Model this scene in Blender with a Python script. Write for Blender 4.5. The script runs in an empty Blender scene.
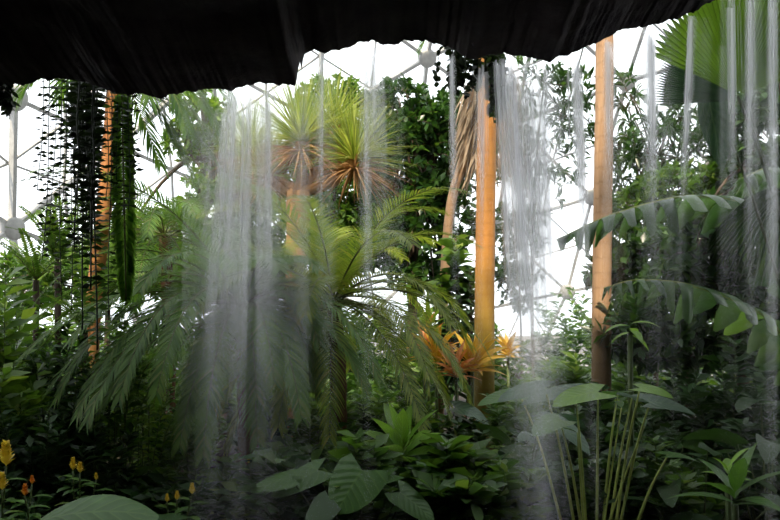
import bpy, math, random
from mathutils import Vector, Matrix, Quaternion, noise
R = random.Random(7)
PI = math.pi
V = Vector
UP = V((0, 0, 1))
sc = bpy.context.scene
col = sc.collection
F, HZ, CZ = 700.0, 330.0, 1.7          # focal length in pixels, horizon row, eye height


def P(px, py, Y):
    return V(((px - 390) / F * Y, Y, CZ + (HZ - py) / F * Y))


def lerp(a, b, t):
    return a + (b - a) * t


def interp(tab, x):
    if x <= tab[0][0]:
        return tab[0][1]
    for (x0, y0), (x1, y1) in zip(tab, tab[1:]):
        if x <= x1:
            return y0 + (y1 - y0) * (x - x0) / (x1 - x0)
    return tab[-1][1]


def rv(rng=R, z=1.0):
    while True:
        v = V((rng.uniform(-1, 1), rng.uniform(-1, 1), rng.uniform(-1, 1)))
        if .05 < v.length < 1:
            v.z *= z
            return v.normalized()


# ------------------------------------------------------------------ materials
def nodes(name):
    m = bpy.data.materials.new(name)
    m.use_nodes = True
    nt = m.node_tree
    nt.nodes.clear()
    out = nt.nodes.new('ShaderNodeOutputMaterial')
    return m, nt, out


def N(nt, t, **kw):
    n = nt.nodes.new(t)
    for k, v in kw.items():
        if k in n.inputs:
            n.inputs[k].default_value = v
        else:
            setattr(n, k, v)
    return n


def ramp(nt, stops):
    r = nt.nodes.new('ShaderNodeValToRGB')
    e = r.color_ramp.elements
    e[0].position, e[0].color = stops[0][0], (*stops[0][1], 1)
    e[1].position, e[1].color = stops[-1][0], (*stops[-1][1], 1)
    for p, c in stops[1:-1]:
        k = e.new(p)
        k.color = (*c, 1)
    return r


def leafmat(name, c1, c2, trans=.35, rough=.42, spec=.4, vein=0.0, veins=12, tint=(1.5, 1.5, .7), c3=None):
    m, nt, out = nodes(name)
    L = nt.links.new
    geo = N(nt, 'ShaderNodeNewGeometry')
    rp = ramp(nt, [(0, c1), (.8, c2), (1, c3 or c2)])
    L(geo.outputs['Random Per Island'], rp.inputs[0])
    tc = N(nt, 'ShaderNodeTexCoord')
    nz = N(nt, 'ShaderNodeTexNoise', Scale=9.0, Detail=3.0)
    L(tc.outputs['Object'], nz.inputs['Vector'])
    hs = N(nt, 'ShaderNodeHueSaturation')
    mr = N(nt, 'ShaderNodeMapRange')
    mr.inputs[3].default_value, mr.inputs[4].default_value = .65, 1.3
    L(nz.outputs[0], mr.inputs[0])
    L(mr.outputs[0], hs.inputs['Value'])
    L(rp.outputs[0], hs.inputs['Color'])
    colr = hs.outputs[0]
    pb = N(nt, 'ShaderNodeBsdfPrincipled', Roughness=rough)
    pb.inputs['Specular IOR Level'].default_value = spec
    if vein > 0:
        sp = N(nt, 'ShaderNodeSeparateXYZ')
        L(tc.outputs['UV'], sp.inputs[0])
        a = N(nt, 'ShaderNodeMath', operation='SUBTRACT')
        a.inputs[1].default_value = .5
        L(sp.outputs[0], a.inputs[0])
        b = N(nt, 'ShaderNodeMath', operation='ABSOLUTE')
        L(a.outputs[0], b.inputs[0])
        c = N(nt, 'ShaderNodeMath', operation='MULTIPLY_ADD')
        c.inputs[1].default_value = -.55
        L(b.outputs[0], c.inputs[0])
        L(sp.outputs[1], c.inputs[2])
        d = N(nt, 'ShaderNodeMath', operation='MULTIPLY')
        d.inputs[1].default_value = veins * 2 * PI
        L(c.outputs[0], d.inputs[0])
        s = N(nt, 'ShaderNodeMath', operation='COSINE')
        L(d.outputs[0], s.inputs[0])
        q = N(nt, 'ShaderNodeMapRange')
        q.inputs[1].default_value, q.inputs[2].default_value = .8, 1.0
        L(s.outputs[0], q.inputs[0])
        mid = N(nt, 'ShaderNodeMath', operation='LESS_THAN')
        mid.inputs[1].default_value = .022
        L(b.outputs[0], mid.inputs[0])
        mx = N(nt, 'ShaderNodeMath', operation='MAXIMUM')
        L(q.outputs[0], mx.inputs[0])
        L(mid.outputs[0], mx.inputs[1])
        mm = N(nt, 'ShaderNodeMath', operation='MULTIPLY')
        mm.inputs[1].default_value = vein
        L(mx.outputs[0], mm.inputs[0])
        mc = N(nt, 'ShaderNodeMix', data_type='RGBA')
        L(mm.outputs[0], mc.inputs[0])
        L(colr, mc.inputs[6])
        mc.inputs[7].default_value = (min(1, c2[0] * 3 + .04), min(1, c2[1] * 2.4 + .05), min(1, c2[2] * 2 + .02), 1)
        colr = mc.outputs[2]
        bp = N(nt, 'ShaderNodeBump', Strength=.12, Distance=.01)
        L(s.outputs[0], bp.inputs['Height'])
        L(bp.outputs[0], pb.inputs['Normal'])
    L(colr, pb.inputs['Base Color'])
    tl = N(nt, 'ShaderNodeBsdfTranslucent')
    mulc = N(nt, 'ShaderNodeMix', data_type='RGBA', blend_type='MULTIPLY')
    mulc.inputs[0].default_value = 1
    mulc.inputs[7].default_value = (*tint, 1)
    L(colr, mulc.inputs[6])
    L(mulc.outputs[2], tl.inputs['Color'])
    mix = N(nt, 'ShaderNodeMixShader')
    mix.inputs[0].default_value = trans
    L(pb.outputs[0], mix.inputs[1])
    L(tl.outputs[0], mix.inputs[2])
    L(mix.outputs[0], out.inputs[0])
    return m


def surf(name, c1, c2, scale=6.0, rough=.7, bump=.3, stretch=(1, 1, 1), rings=0.0, spec=.3, low=None, lowz=(0, 1), ringcol=None):
    m, nt, out = nodes(name)
    L = nt.links.new
    tc = N(nt, 'ShaderNodeTexCoord')
    mp = N(nt, 'ShaderNodeMapping')
    mp.inputs['Scale'].default_value = stretch
    L(tc.outputs['Object'], mp.inputs[0])
    nz = N(nt, 'ShaderNodeTexNoise', Scale=scale, Detail=8.0, Roughness=.62)
    L(mp.outputs[0], nz.inputs['Vector'])
    rp = ramp(nt, [(.32, c1), (.68, c2)])
    L(nz.outputs[0], rp.inputs[0])
    colr = rp.outputs[0]
    h = nz.outputs[0]
    sp = N(nt, 'ShaderNodeSeparateXYZ')
    L(tc.outputs['Object'], sp.inputs[0])
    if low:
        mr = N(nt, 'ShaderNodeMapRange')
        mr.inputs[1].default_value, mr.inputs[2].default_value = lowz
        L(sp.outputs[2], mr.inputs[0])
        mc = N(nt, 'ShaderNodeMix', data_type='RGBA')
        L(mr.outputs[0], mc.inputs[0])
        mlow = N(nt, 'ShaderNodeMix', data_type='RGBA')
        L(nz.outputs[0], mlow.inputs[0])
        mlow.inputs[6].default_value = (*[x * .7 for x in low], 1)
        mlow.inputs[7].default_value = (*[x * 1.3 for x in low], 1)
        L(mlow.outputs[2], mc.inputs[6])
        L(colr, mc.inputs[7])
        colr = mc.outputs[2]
    if rings:
        md = N(nt, 'ShaderNodeMath', operation='MULTIPLY_ADD')
        md.inputs[1].default_value = rings
        L(sp.outputs[2], md.inputs[0])
        L(nz.outputs[0], md.inputs[2])
        fr = N(nt, 'ShaderNodeMath', operation='FRACT')
        L(md.outputs[0], fr.inputs[0])
        lt = N(nt, 'ShaderNodeMath', operation='LESS_THAN')
        lt.inputs[1].default_value = .14
        L(fr.outputs[0], lt.inputs[0])
        mc = N(nt, 'ShaderNodeMix', data_type='RGBA')
        mm = N(nt, 'ShaderNodeMath', operation='MULTIPLY')
        mm.inputs[1].default_value = .28
        L(lt.outputs[0], mm.inputs[0])
        L(mm.outputs[0], mc.inputs[0])
        L(colr, mc.inputs[6])
        mc.inputs[7].default_value = (*(ringcol or [x * .45 for x in c1]), 1)
        colr = mc.outputs[2]
    pb = N(nt, 'ShaderNodeBsdfPrincipled', Roughness=rough)
    pb.inputs['Specular IOR Level'].default_value = spec
    L(colr, pb.inputs['Base Color'])
    if bump:
        bp = N(nt, 'ShaderNodeBump', Strength=bump, Distance=.04)
        L(h, bp.inputs['Height'])
        L(bp.outputs[0], pb.inputs['Normal'])
    L(pb.outputs[0], out.inputs[0])
    return m


def watermat(name, alpha, zs=.5, xs=30.0, lo=.25, hi=.75, end=.22):
    """Falling water: clear with white foam streaks that run along the fall."""
    m, nt, out = nodes(name)
    L = nt.links.new
    tc = N(nt, 'ShaderNodeTexCoord')
    mp = N(nt, 'ShaderNodeMapping')
    mp.inputs['Scale'].default_value = (xs, xs, zs)
    L(tc.outputs['Object'], mp.inputs[0])
    nz = N(nt, 'ShaderNodeTexNoise', Scale=1.0, Detail=1.0)
    L(mp.outputs[0], nz.inputs['Vector'])
    mr = N(nt, 'ShaderNodeMapRange')
    mr.inputs[1].default_value, mr.inputs[2].default_value = lo, hi
    mr.inputs[3].default_value, mr.inputs[4].default_value = alpha * .15, alpha
    L(nz.outputs[0], mr.inputs[0])
    sp = N(nt, 'ShaderNodeSeparateXYZ')          # the sheet thins out as it speeds up
    L(tc.outputs['UV'], sp.inputs[0])
    th = ramp(nt, [(0, (1, 1, 1)), (.24, (.85, .85, .85)), (.46, (end * 1.9,) * 3), (.66, (end * .75,) * 3), (1, (end * .35,) * 3)])
    L(sp.outputs[1], th.inputs[0])
    am = N(nt, 'ShaderNodeMath', operation='MULTIPLY')
    L(mr.outputs[0], am.inputs[0])
    L(th.outputs[0], am.inputs[1])
    ea = N(nt, 'ShaderNodeMath', operation='MULTIPLY_ADD')   # each sheet is thickest along its middle
    ea.inputs[1].default_value, ea.inputs[2].default_value = 2, -1
    L(sp.outputs[0], ea.inputs[0])
    eb = N(nt, 'ShaderNodeMath', operation='MULTIPLY')
    L(ea.outputs[0], eb.inputs[0])
    L(ea.outputs[0], eb.inputs[1])
    ec = N(nt, 'ShaderNodeMath', operation='SUBTRACT')
    ec.inputs[0].default_value = 1
    L(eb.outputs[0], ec.inputs[1])
    ed = N(nt, 'ShaderNodeMath', operation='MULTIPLY')
    L(ec.outputs[0], ed.inputs[0])
    L(am.outputs[0], ed.inputs[1])
    tr = N(nt, 'ShaderNodeBsdfTransparent')
    df = N(nt, 'ShaderNodeBsdfDiffuse')
    df.inputs[0].default_value = (.95, .95, .98, 1)
    tl = N(nt, 'ShaderNodeBsdfTranslucent')
    tl.inputs[0].default_value = (.97, .97, 1.0, 1)
    gl = N(nt, 'ShaderNodeBsdfGlossy', Roughness=.25)
    m1 = N(nt, 'ShaderNodeMixShader')
    m1.inputs[0].default_value = .88
    L(df.outputs[0], m1.inputs[1])
    L(tl.outputs[0], m1.inputs[2])
    m2 = N(nt, 'ShaderNodeMixShader')
    m2.inputs[0].default_value = .08
    L(m1.outputs[0], m2.inputs[1])
    L(gl.outputs[0], m2.inputs[2])
    rf = N(nt, 'ShaderNodeBsdfRefraction', Roughness=.35, IOR=1.04)
    m4 = N(nt, 'ShaderNodeMixShader')
    m4.inputs[0].default_value = .35
    L(m2.outputs[0], m4.inputs[1])
    L(rf.outputs[0], m4.inputs[2])
    m3 = N(nt, 'ShaderNodeMixShader')
    L(ed.outputs[0], m3.inputs[0])
    L(tr.outputs[0], m3.inputs[1])
    L(m4.outputs[0], m3.inputs[2])
    L(m3.outputs[0], out.inputs[0])
    return m


def glassmat():
    m, nt, out = nodes('dome_glass')
    L = nt.links.new
    tr = N(nt, 'ShaderNodeBsdfTransparent')
    tr.inputs[0].default_value = (.95, .97, .97, 1)
    gl = N(nt, 'ShaderNodeBsdfGlossy', Roughness=.05)
    mx = N(nt, 'ShaderNodeMixShader')
    mx.inputs[0].default_value = .04
    L(tr.outputs[0], mx.inputs[1])
    L(gl.outputs[0], mx.inputs[2])
    L(mx.outputs[0], out.inputs[0])
    return m


M = dict(
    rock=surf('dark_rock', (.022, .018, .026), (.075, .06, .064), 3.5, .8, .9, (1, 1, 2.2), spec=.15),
    soil=surf('damp_soil', (.010, .007, .005), (.03, .022, .014), 8, .9, .6),
    steel=surf('dome_steel', (.30, .30, .29), (.42, .41, .39), 5, .5, 0),
    concrete=surf('pale_concrete', (.45, .45, .47), (.55, .55, .56), 3, .8, .1),
    glass=glassmat(),
    date=leafmat('date_frond', (.066, .145, .036), (.14, .25, .060), .42, .45, .22, c3=(.17, .21, .07)),
    datelite=leafmat('sunny_frond', (.12, .19, .035), (.25, .31, .06), .45, .45, .25, c3=(.32, .30, .09)),  # lighter date fronds, their sunlit look put into the leaf colour
    rachis=surf('frond_rachis', (.09, .11, .03), (.17, .17, .06), 9, .5, .1),
    datetrunk=surf('fibrous_trunk', (.06, .028, .016), (.16, .075, .04), 14, .85, .8, (1, 1, .3)),
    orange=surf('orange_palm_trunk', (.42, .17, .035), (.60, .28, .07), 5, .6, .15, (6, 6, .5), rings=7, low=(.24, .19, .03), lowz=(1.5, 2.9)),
    tan=surf('tan_palm_trunk', (.34, .20, .11), (.48, .31, .19), 5, .65, .15, (6, 6, .5), rings=6, low=(.20, .12, .06), lowz=(1.2, 2.4)),  # low: shade on the lower trunk painted in as darker brown
    leftt=surf('rust_palm_trunk', (.38, .15, .05), (.55, .25, .09), 7, .7, .3, (3, 3, .6), rings=5, low=(.12, .11, .04), lowz=(1.2, 1.9)),
    bark=surf('brown_bark', (.05, .035, .025), (.14, .10, .07), 10, .85, .6, (1, 1, .3)),
    boots=surf('orange_leaf_bases', (.34, .16, .05), (.52, .30, .12), 12, .75, .7, (1, 1, .8), rings=9),
    greenstem=surf('green_stem', (.05, .08, .02), (.10, .14, .04), 10, .5, .1),
    palestem=surf('pale_green_stalk', (.26, .33, .07), (.44, .50, .14), 10, .4, .1),
    yucca=leafmat('yucca_leaf', (.16, .25, .05), (.38, .43, .12), .35, .45, .3, c3=(.36, .40, .12)),
    dead=leafmat('dead_leaf', (.26, .13, .055), (.50, .30, .15), .25, .7, .1, tint=(1.2, 1.0, .7)),
    skirt=leafmat('dead_palm_leaf', (.24, .185, .13), (.46, .36, .27), .2, .8, .1, tint=(1.1, 1.0, .8)),
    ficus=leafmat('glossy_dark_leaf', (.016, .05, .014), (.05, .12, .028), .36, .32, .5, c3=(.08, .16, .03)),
    mid=leafmat('mid_green_leaf', (.04, .10, .02), (.10, .20, .035), .42, .42, .4, c3=(.16, .24, .05)),
    light=leafmat('light_green_leaf', (.07, .15, .025), (.16, .27, .05), .42, .42, .4, c3=(.26, .34, .07)),
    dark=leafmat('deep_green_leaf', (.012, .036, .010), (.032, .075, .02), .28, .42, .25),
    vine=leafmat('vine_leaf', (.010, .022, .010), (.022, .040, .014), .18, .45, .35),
    vinegreen=leafmat('trailing_green_leaf', (.025, .06, .02), (.06, .12, .03), .3, .45, .35),
    hangfern=leafmat('hanging_fern_leaflet', (.05, .11, .025), (.10, .20, .04), .55, .45, .3),
    croton=leafmat('croton_leaf', (.55, .16, .03), (.60, .42, .05), .35, .4, .4, vein=.4, veins=7, tint=(1.1, 1.0, .6), c3=(.34, .40, .05)),
    crotonred=leafmat('rust_croton_leaf', (.40, .08, .03), (.62, .24, .06), .3, .4, .4, vein=.4, veins=7, tint=(1.1, .9, .6)),
    big=leafmat('big_veined_leaf', (.035, .10, .022), (.075, .17, .035), .35, .38, .4, vein=.12, veins=7),
    biglite=leafmat('bright_veined_leaf', (.12, .27, .04), (.20, .36, .06), .4, .38, .4, vein=.12, veins=8),
    blue=leafmat('blue_green_leaf', (.030, .070, .040), (.06, .12, .065), .25, .38, .4, vein=.25, veins=8, tint=(1.1, 1.3, .9)),
    torn=leafmat('torn_leaf', (.045, .10, .05), (.10, .19, .075), .4, .33, .6, vein=.15, veins=1, c3=(.17, .32, .07)),
    fan=leafmat('fan_leaf', (.075, .15, .022), (.10, .19, .03), .5, .45, .3, tint=(2.0, 1.9, .9)),
    yellow=leafmat('yellow_bract', (.62, .45, .03), (.75, .58, .08), .35, .5, .3, tint=(1.1, 1.1, .7)),
    orangefl=leafmat('orange_flower', (.65, .22, .02), (.75, .35, .05), .35, .5, .3, tint=(1.1, 1.0, .7)),
    water=watermat('falling_water', .55, end=.085),
    waterthin=watermat('thin_falling_water', .38, end=.045),
    veil=watermat('water_veil', .16, .5, 12, end=.07),
)


# ------------------------------------------------------------------ mesh builder
PROF = dict(
    ell=lambda t: max(.04, math.sin(PI * min(1, t * .97 + .015)) ** .8),
    lance=lambda t: max(.03, math.sin(PI * t ** .75) ** .9),
    strap=lambda t: max(.04, (min(1, .45 + 3 * t)) * (1 - t ** 3)),
    needle=lambda t: max(.05, 1 - t ** 1.6) * min(1, .5 + 3 * t),
    heart=lambda t: max(.02, (1 - t) ** .62 * (.82 + .5 * t)) if t > .001 else .62,
    round=lambda t: max(.05, math.sqrt(max(0, 1 - (2 * t - 1) ** 2))),
)


class MB:
    def __init__(s):
        s.v, s.f, s.uv = [], [], []

    def add(s, p, uv=(0, 0)):
        s.v.append((p[0], p[1], p[2]))
        s.uv.append(uv)

    def leaf(s, b, d, up, L, W, n=2, prof='ell', droop=.3, fold=.2, back=0., lobe=0., k=5, twist=0.):
        d = d.normalized()
        sd = d.cross(up)
        if sd.length < 1e-3:
            sd = d.cross(V((1, .3, 0)))
        sd.normalize()
        if twist:
            sd = Quaternion(d, twist) @ sd
        p = V(b)
        o = len(s.v)
        st = L / n
        f = PROF[prof]
        for i in range(n + 1):
            t = i / n
            w = W * .5 * f(t)
            if lobe:
                w *= 1 - lobe * (.5 - .5 * math.cos(2 * PI * k * t))
            nr = sd.cross(d)
            e = nr * (fold * w)
            bk = d * (back * L * max(0, 1 - t / .35) ** 1.5) if back else V((0, 0, 0))
            s.add(p - sd * w + e - bk, (0, t))
            s.add(p, (.5, t))
            s.add(p + sd * w + e - bk, (1, t))
            if i < n:
                a = o + 3 * i
                s.f += [(a, a + 1, a + 4, a + 3), (a + 1, a + 2, a + 5, a + 4)]
                p = p + d * st
                d = V((d.x, d.y, d.z - droop / n))
                d.normalize()
        return p

    def strip(s, pts, ws, nrm, fold=0., sag=0.):
        o = len(s.v)
        n = len(pts) - 1
        for i, p in enumerate(pts):
            d = pts[min(i + 1, n)] - pts[max(i - 1, 0)]
            sd = d.cross(nrm)
            sd.normalize()
            e = nrm * (fold * ws[i])
            s.add(p - sd * ws[i] + e, (0, i / n))
            s.add(p, (.5, i / n))
            s.add(p + sd * ws[i] + e, (1, i / n))
            if i < n:
                a = o + 3 * i
                s.f += [(a, a + 1, a + 4, a + 3), (a + 1, a + 2, a + 5, a + 4)]

    def tube(s, pts, rad, sides=6, cap=True, rfun=None):
        n = len(pts)
        o = len(s.v)
        ref = V((.31, .17, .93)) if abs((pts[-1] - pts[0]).normalized().z) < .9 else V((1, .1, 0))
        for i, p in enumerate(pts):
            d = (pts[min(i + 1, n - 1)] - pts[max(i - 1, 0)]).normalized()
            a = d.cross(ref).normalized()
            b = d.cross(a)
            r = rad if not isinstance(rad, (list, tuple)) else rad[i]
            for j in range(sides):
                th = 2 * PI * j / sides
                rr = r * (rfun(i, j, p) if rfun else 1)
                s.add(p + a * (math.cos(th) * rr) + b * (math.sin(th) * rr), (j / sides, i / max(1, n - 1)))
        for i in range(n - 1):
            for j in range(sides):
                k = (j + 1) % sides
                s.f.append((o + i * sides + j, o + i * sides + k, o + (i + 1) * sides + k, o + (i + 1) * sides + j))
        if cap:
            s.f.append(tuple(o + j for j in range(sides))[::-1])
            s.f.append(tuple(o + (n - 1) * sides + j for j in range(sides)))

    def box(s, c, x, y, z):
        o = len(s.v)
        for i in (-1, 1):
            for j in (-1, 1):
                for k in (-1, 1):
                    s.add(c + x * i + y * j + z * k)
        for q in ((0, 1, 3, 2), (4, 6, 7, 5), (0, 4, 5, 1), (2, 3, 7, 6), (0, 2, 6, 4), (1, 5, 7, 3)):
            s.f.append(tuple(o + i for i in q))

    def build(s, name, mat, parent=None, smooth=True, origin=None):
        me = bpy.data.meshes.new(name)
        og = V((0, 0, 0))
        if parent is not None:
            q = parent
            while q is not None:
                og += q.location
                q = q.parent
        if origin is not None:
            og = V(origin)
        ox, oy, oz = og
        me.from_pydata([(x - ox, y - oy, z - oz) for x, y, z in s.v], [], s.f)
        if smooth and me.polygons:
            me.polygons.foreach_set('use_smooth', [True] * len(me.polygons))
        ul = me.uv_layers.new(name='UVMap')
        li = [0] * len(me.loops)
        me.loops.foreach_get('vertex_index', li)
        flat = []
        for i in li:
            flat += s.uv[i]
        ul.data.foreach_set('uv', flat)
        me.materials.append(mat)
        me.update()
        o = bpy.data.objects.new(name, me)
        col.objects.link(o)
        if parent is not None:
            o.parent = parent
        elif origin is not None:
            o.location = origin
        return o


def tag(o, label, cat, group=None, kind=None):
    o['label'] = label
    o['category'] = cat
    if group:
        o['group'] = group
    if kind:
        o['kind'] = kind
    return o


def thing(name, label, cat, loc=(0, 0, 0), group=None):
    o = bpy.data.objects.new(name, None)
    o.empty_display_size = .1
    col.objects.link(o)
    o.location = loc
    return tag(o, label, cat, group)


def bez(pts, n):
    """Smooth Catmull-Rom curve through pts, n samples per span."""
    q = [pts[0] * 2 - pts[1]] + list(pts) + [pts[-1] * 2 - pts[-2]]
    out = []
    for i in range(1, len(q) - 2):
        for k in range(n):
            t = k / n
            a, b, c, d = q[i - 1], q[i], q[i + 1], q[i + 2]
            out.append(.5 * ((2 * b) + (c - a) * t + (2 * a - 5 * b + 4 * c - d) * t * t + (3 * b - a - 3 * c + d) * t ** 3))
    out.append(pts[-1].copy())
    return out


# ------------------------------------------------------------------ plant builders
def arch(base, az, el, L, droop, n=14):
    """Midrib of a frond: leaves base at azimuth az and elevation el and bends down under its weight."""
    d = V((math.cos(az) * math.cos(el), math.sin(az) * math.cos(el), math.sin(el)))
    p = V(base)
    out = [p.copy()]
    for i in range(n):
        p = p + d * (L / n)
        d = (d + V((0, 0, -droop / n * (.6 + .9 * i / n)))).normalized()
        out.append(p.copy())
    return out


def at(path, t):
    x = t * (len(path) - 1)
    i = min(int(x), len(path) - 2)
    return path[i].lerp(path[i + 1], x - i), (path[i + 1] - path[i]).normalized()


def frond(root, path, nl, LL, W, mat, rmat, r0=.009, ang=.95, hang=.35, start=.12, vee=.35, rng=R, nseg=2, name='frond', prof='needle'):
    mb = MB()
    for i in range(nl):
        t = start + (1 - start) * (i + .5) / nl
        p, d = at(path, t)
        sd = d.cross(UP)
        if sd.length < .05:
            sd = d.cross(V((0, 1, 0)))
        sd.normalize()
        nr = sd.cross(d)
        l = LL * (.35 + .65 * math.sin(PI * min(1, .12 + .8 * t)) ** .8) * (1 - .25 * t)
        a = ang * (1 - .45 * t)
        for s in (-1, 1):
            dd = d * math.cos(a) + sd * (s * math.sin(a)) + nr * (vee * (1 - t) + .05)
            dd += V((rng.uniform(-.06, .06), rng.uniform(-.06, .06), rng.uniform(-.06, .06) - hang * .25))
            mb.leaf(p, dd, nr, l * rng.uniform(.88, 1.08), W, nseg, prof, hang * 1.6, .15)
    fo = mb.build(name, mat, root)
    tb = MB()
    k = len(path)
    tb.tube(path, [r0 * (1 - .85 * i / (k - 1)) for i in range(k)], 5)
    tb.build('rachis', rmat, fo)
    return fo


def twigs(L_, B_, rng, axis, cen, rad, ntw, nl, LL, WW, prof='ell', droop=.5, fold=.15, shell=.55, nseg=2, r=.006, lift=.2, cl=(.3, .6)):
    for _ in range(ntw):
        u = rv(rng) * (shell + (1 - shell) * rng.random() ** .6)
        e = V((cen.x + u.x * rad[0], cen.y + u.y * rad[1], cen.z + u.z * rad[2]))
        if e.z < .05:
            e.z = .05 + rng.random() * .1
        a = min(axis, key=lambda q: (q - e).length + rng.random() * .3)
        s = e.lerp(a, rng.uniform(*cl))
        m = s.lerp(e, .55) + V((0, 0, lift * (e - s).length * .5))
        pts = bez([s, m, e], 3)
        if B_ is not None:
            B_.tube(pts, [r * (1 - .7 * i / (len(pts) - 1)) for i in range(len(pts))], 4, False)
        for i in range(nl):
            t = .15 + .85 * (i + rng.random() * .6) / nl
            p, d = at(pts, min(.999, t))
            o = rv(rng)
            o = (o - d * o.dot(d)).normalized()
            dd = d * .5 + o * .9 + V((0, 0, .1))
            up = (UP * .9 + rv(rng) * .6)
            k = rng.uniform(.7, 1.15)
            L_.leaf(p, dd, up, LL * k, WW * k, nseg, prof, droop, fold)


def tree(name, label, cat, base, spine, crowns, mat, bmat, ntw, nl, LL, WW, seed, r0=.06, group=None, prof='ell', droop=.5, shell=.45, nseg=2, limbs=5, lift=.2):
    rng = random.Random(seed)
    t = thing(name, label, cat, base, group)
    path = bez([V(base)] + spine, 5)
    tb = MB()
    n = len(path)
    tb.tube(path, [r0 * (1 - .7 * i / (n - 1)) for i in range(n)], 8)
    tb.build('trunk', bmat, t)
    bb, lb = MB(), MB()
    tot = sum(c[1][0] * c[1][2] for c in crowns)
    for cen, rad in crowns:
        ax = []
        for k in range(limbs):
            a, _ = at(path, rng.uniform(.4, .98))
            u = rv(rng) * rng.uniform(.3, .75)
            e = V((cen.x + u.x * rad[0], cen.y + u.y * rad[1], cen.z + u.z * rad[2]))
            pts = bez([a, a.lerp(e, .5) + V((0, 0, .1 * (e - a).length)), e], 4)
            m = len(pts)
            bb.tube(pts, [r0 * .35 * (1 - .75 * i / (m - 1)) for i in range(m)], 5)
            ax += pts
        twigs(lb, bb, rng, ax, cen, rad, max(3, int(ntw * rad[0] * rad[2] / tot)), nl, LL, WW, prof, droop, .15, shell, nseg, r0 * .08 + .003, lift)
    bb.build('branches', bmat, t)
    lb.build('foliage', mat, t)
    return t


def shrub(name, label, cat, base, h, r, mat, seed, ns=6, nl=16, LL=.16, WW=.06, group=None, prof='ell', droop=.5, ry=None, smat=None, spread=.8, nseg=2, sr=.006, up0=.06):
    """Stems that rise and lean out from one foot, leaves all along them."""
    rng = random.Random(seed)
    t = thing(name, label, cat, base, group)
    sb, lb = MB(), MB()
    ry = ry or r
    for i in range(ns):
        az = 2 * PI * (i + rng.random()) / ns
        k = rng.random() ** .6
        e = V(base) + V((math.cos(az) * r * spread * k, math.sin(az) * ry * spread * k, h * rng.uniform(.62, 1.0) * (1.05 - .3 * k)))
        b = V(base) + V((math.cos(az) * r * .15, math.sin(az) * ry * .15, 0))
        pts = bez([b, b.lerp(e, .55) + V((0, 0, h * .12)), e], 5)
        m = len(pts)
        sb.tube(pts, [sr * (1 - .6 * q / (m - 1)) for q in range(m)], 5)
        for q in range(nl):
            tt = up0 + (1 - up0) * (q + rng.random()) / nl
            p, d = at(pts, min(.999, tt))
            a = q * 2.4 + rng.random()
            o = V((math.cos(a), math.sin(a), rng.uniform(.05, .6)))
            kk = rng.uniform(.7, 1.15)
            lb.leaf(p, o + d * .2, UP + rv(rng) * .8, LL * kk, WW * kk, nseg, prof, droop, .15)
    sb.build('stems', smat or M['greenstem'], t)
    lb.build('foliage', mat, t)
    return t


def bigleaf(root, foot, tip, d, L, W, mat, smat, prof='heart', back=.28, droop=.5, fold=.12, up=UP, r=.008, n=9, lobe=0., k=5, bow=.1, twist=0.):
    """One leaf part: the blade, with its stalk as a sub-part."""
    mb = MB()
    mb.leaf(tip, d, up, L, W, n, prof, droop, fold, back, lobe, k, twist)
    b = mb.build('leaf', mat, root)
    sb = MB()
    m = V(foot).lerp(V(tip), .6) + V((0, 0, bow * (V(tip) - V(foot)).length)) * .6
    pts = bez([V(foot), m, V(tip)], 6)
    q = len(pts)
    sb.tube(pts, [r * (1 - .5 * i / (q - 1)) for i in range(q)], 6)
    sb.build('stalk', smat, b)
    return b


def clump(name, label, cat, base, n, h, r, LL, WW, mat, seed, group=None, prof='lance', back=0., droop=.8, fold=.2, el=(.3, 1.2), smat=None, azr=(0, 2 * PI), split=True, lobe=0., nseg=7):
    """A clump of stalked leaves that rise from one foot; each leaf is a part."""
    rng = random.Random(seed)
    t = thing(name, label, cat, base, group)
    B = V(base)
    for i in range(n):
        az = lerp(azr[0], azr[1], (i + rng.random() * .8) / n)
        e = rng.uniform(*el)
        k = rng.uniform(.55, 1.0)
        tip = B + V((math.cos(az) * math.cos(e) * r * k, math.sin(az) * math.cos(e) * r * k, h * k * (.45 + .55 * math.sin(e))))
        d = V((math.cos(az), math.sin(az), rng.uniform(-.25, .45)))
        s = rng.uniform(.75, 1.15)
        bigleaf(t, B + V((math.cos(az) * .03, math.sin(az) * .03, 0)), tip, d, LL * s, WW * s, mat, smat or M['greenstem'], prof, back, droop, fold, UP + rv(rng) * .6, .004 + LL * .012, nseg, lobe)
    return t


def rosette(root, c, n, L, W, mat, seed, el=(-.3, 1.4), name='rosette', droop=.35, axis=UP, prof='needle', nseg=4):
    rng = random.Random(seed)
    mb = MB()
    q = UP.rotation_difference(axis)
    for i in range(n):
        az = i * 2.399 + rng.random() * .3
        e = lerp(el[0], el[1], (i + .5) / n) + rng.uniform(-.12, .12)
        d = q @ V((math.cos(az) * math.cos(e), math.sin(az) * math.cos(e), math.sin(e)))
        k = rng.uniform(.8, 1.1)
        mb.leaf(c + d * .03, d, UP + rv(rng) * .8, L * k, W, nseg, prof, droop * rng.uniform(.5, 1.5), .25)
    return mb.build(name, mat, root)


# ------------------------------------------------------------------ the setting: ground, dome, rock
def build_floor():
    mb = MB()
    n, rr = 72, 26
    cx, cy = 4.96, 11.76
    for j in range(rr + 1):
        for i in range(n):
            a = 2 * PI * i / n
            r = 17.35 * j / rr
            x, y = cx + math.cos(a) * r, cy + math.sin(a) * r
            z = .12 * noise.noise(V((x * .5, y * .5, 0))) + .05 * noise.noise(V((x * 2, y * 2, 3))) - .12
            mb.add((x, y, z))
    for j in range(rr):
        for i in range(n):
            k = (i + 1) % n
            mb.f.append((j * n + i, (j + 1) * n + i, (j + 1) * n + k, j * n + k))
    o = mb.build('floor', M['soil'])
    o['kind'] = 'structure'


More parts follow.
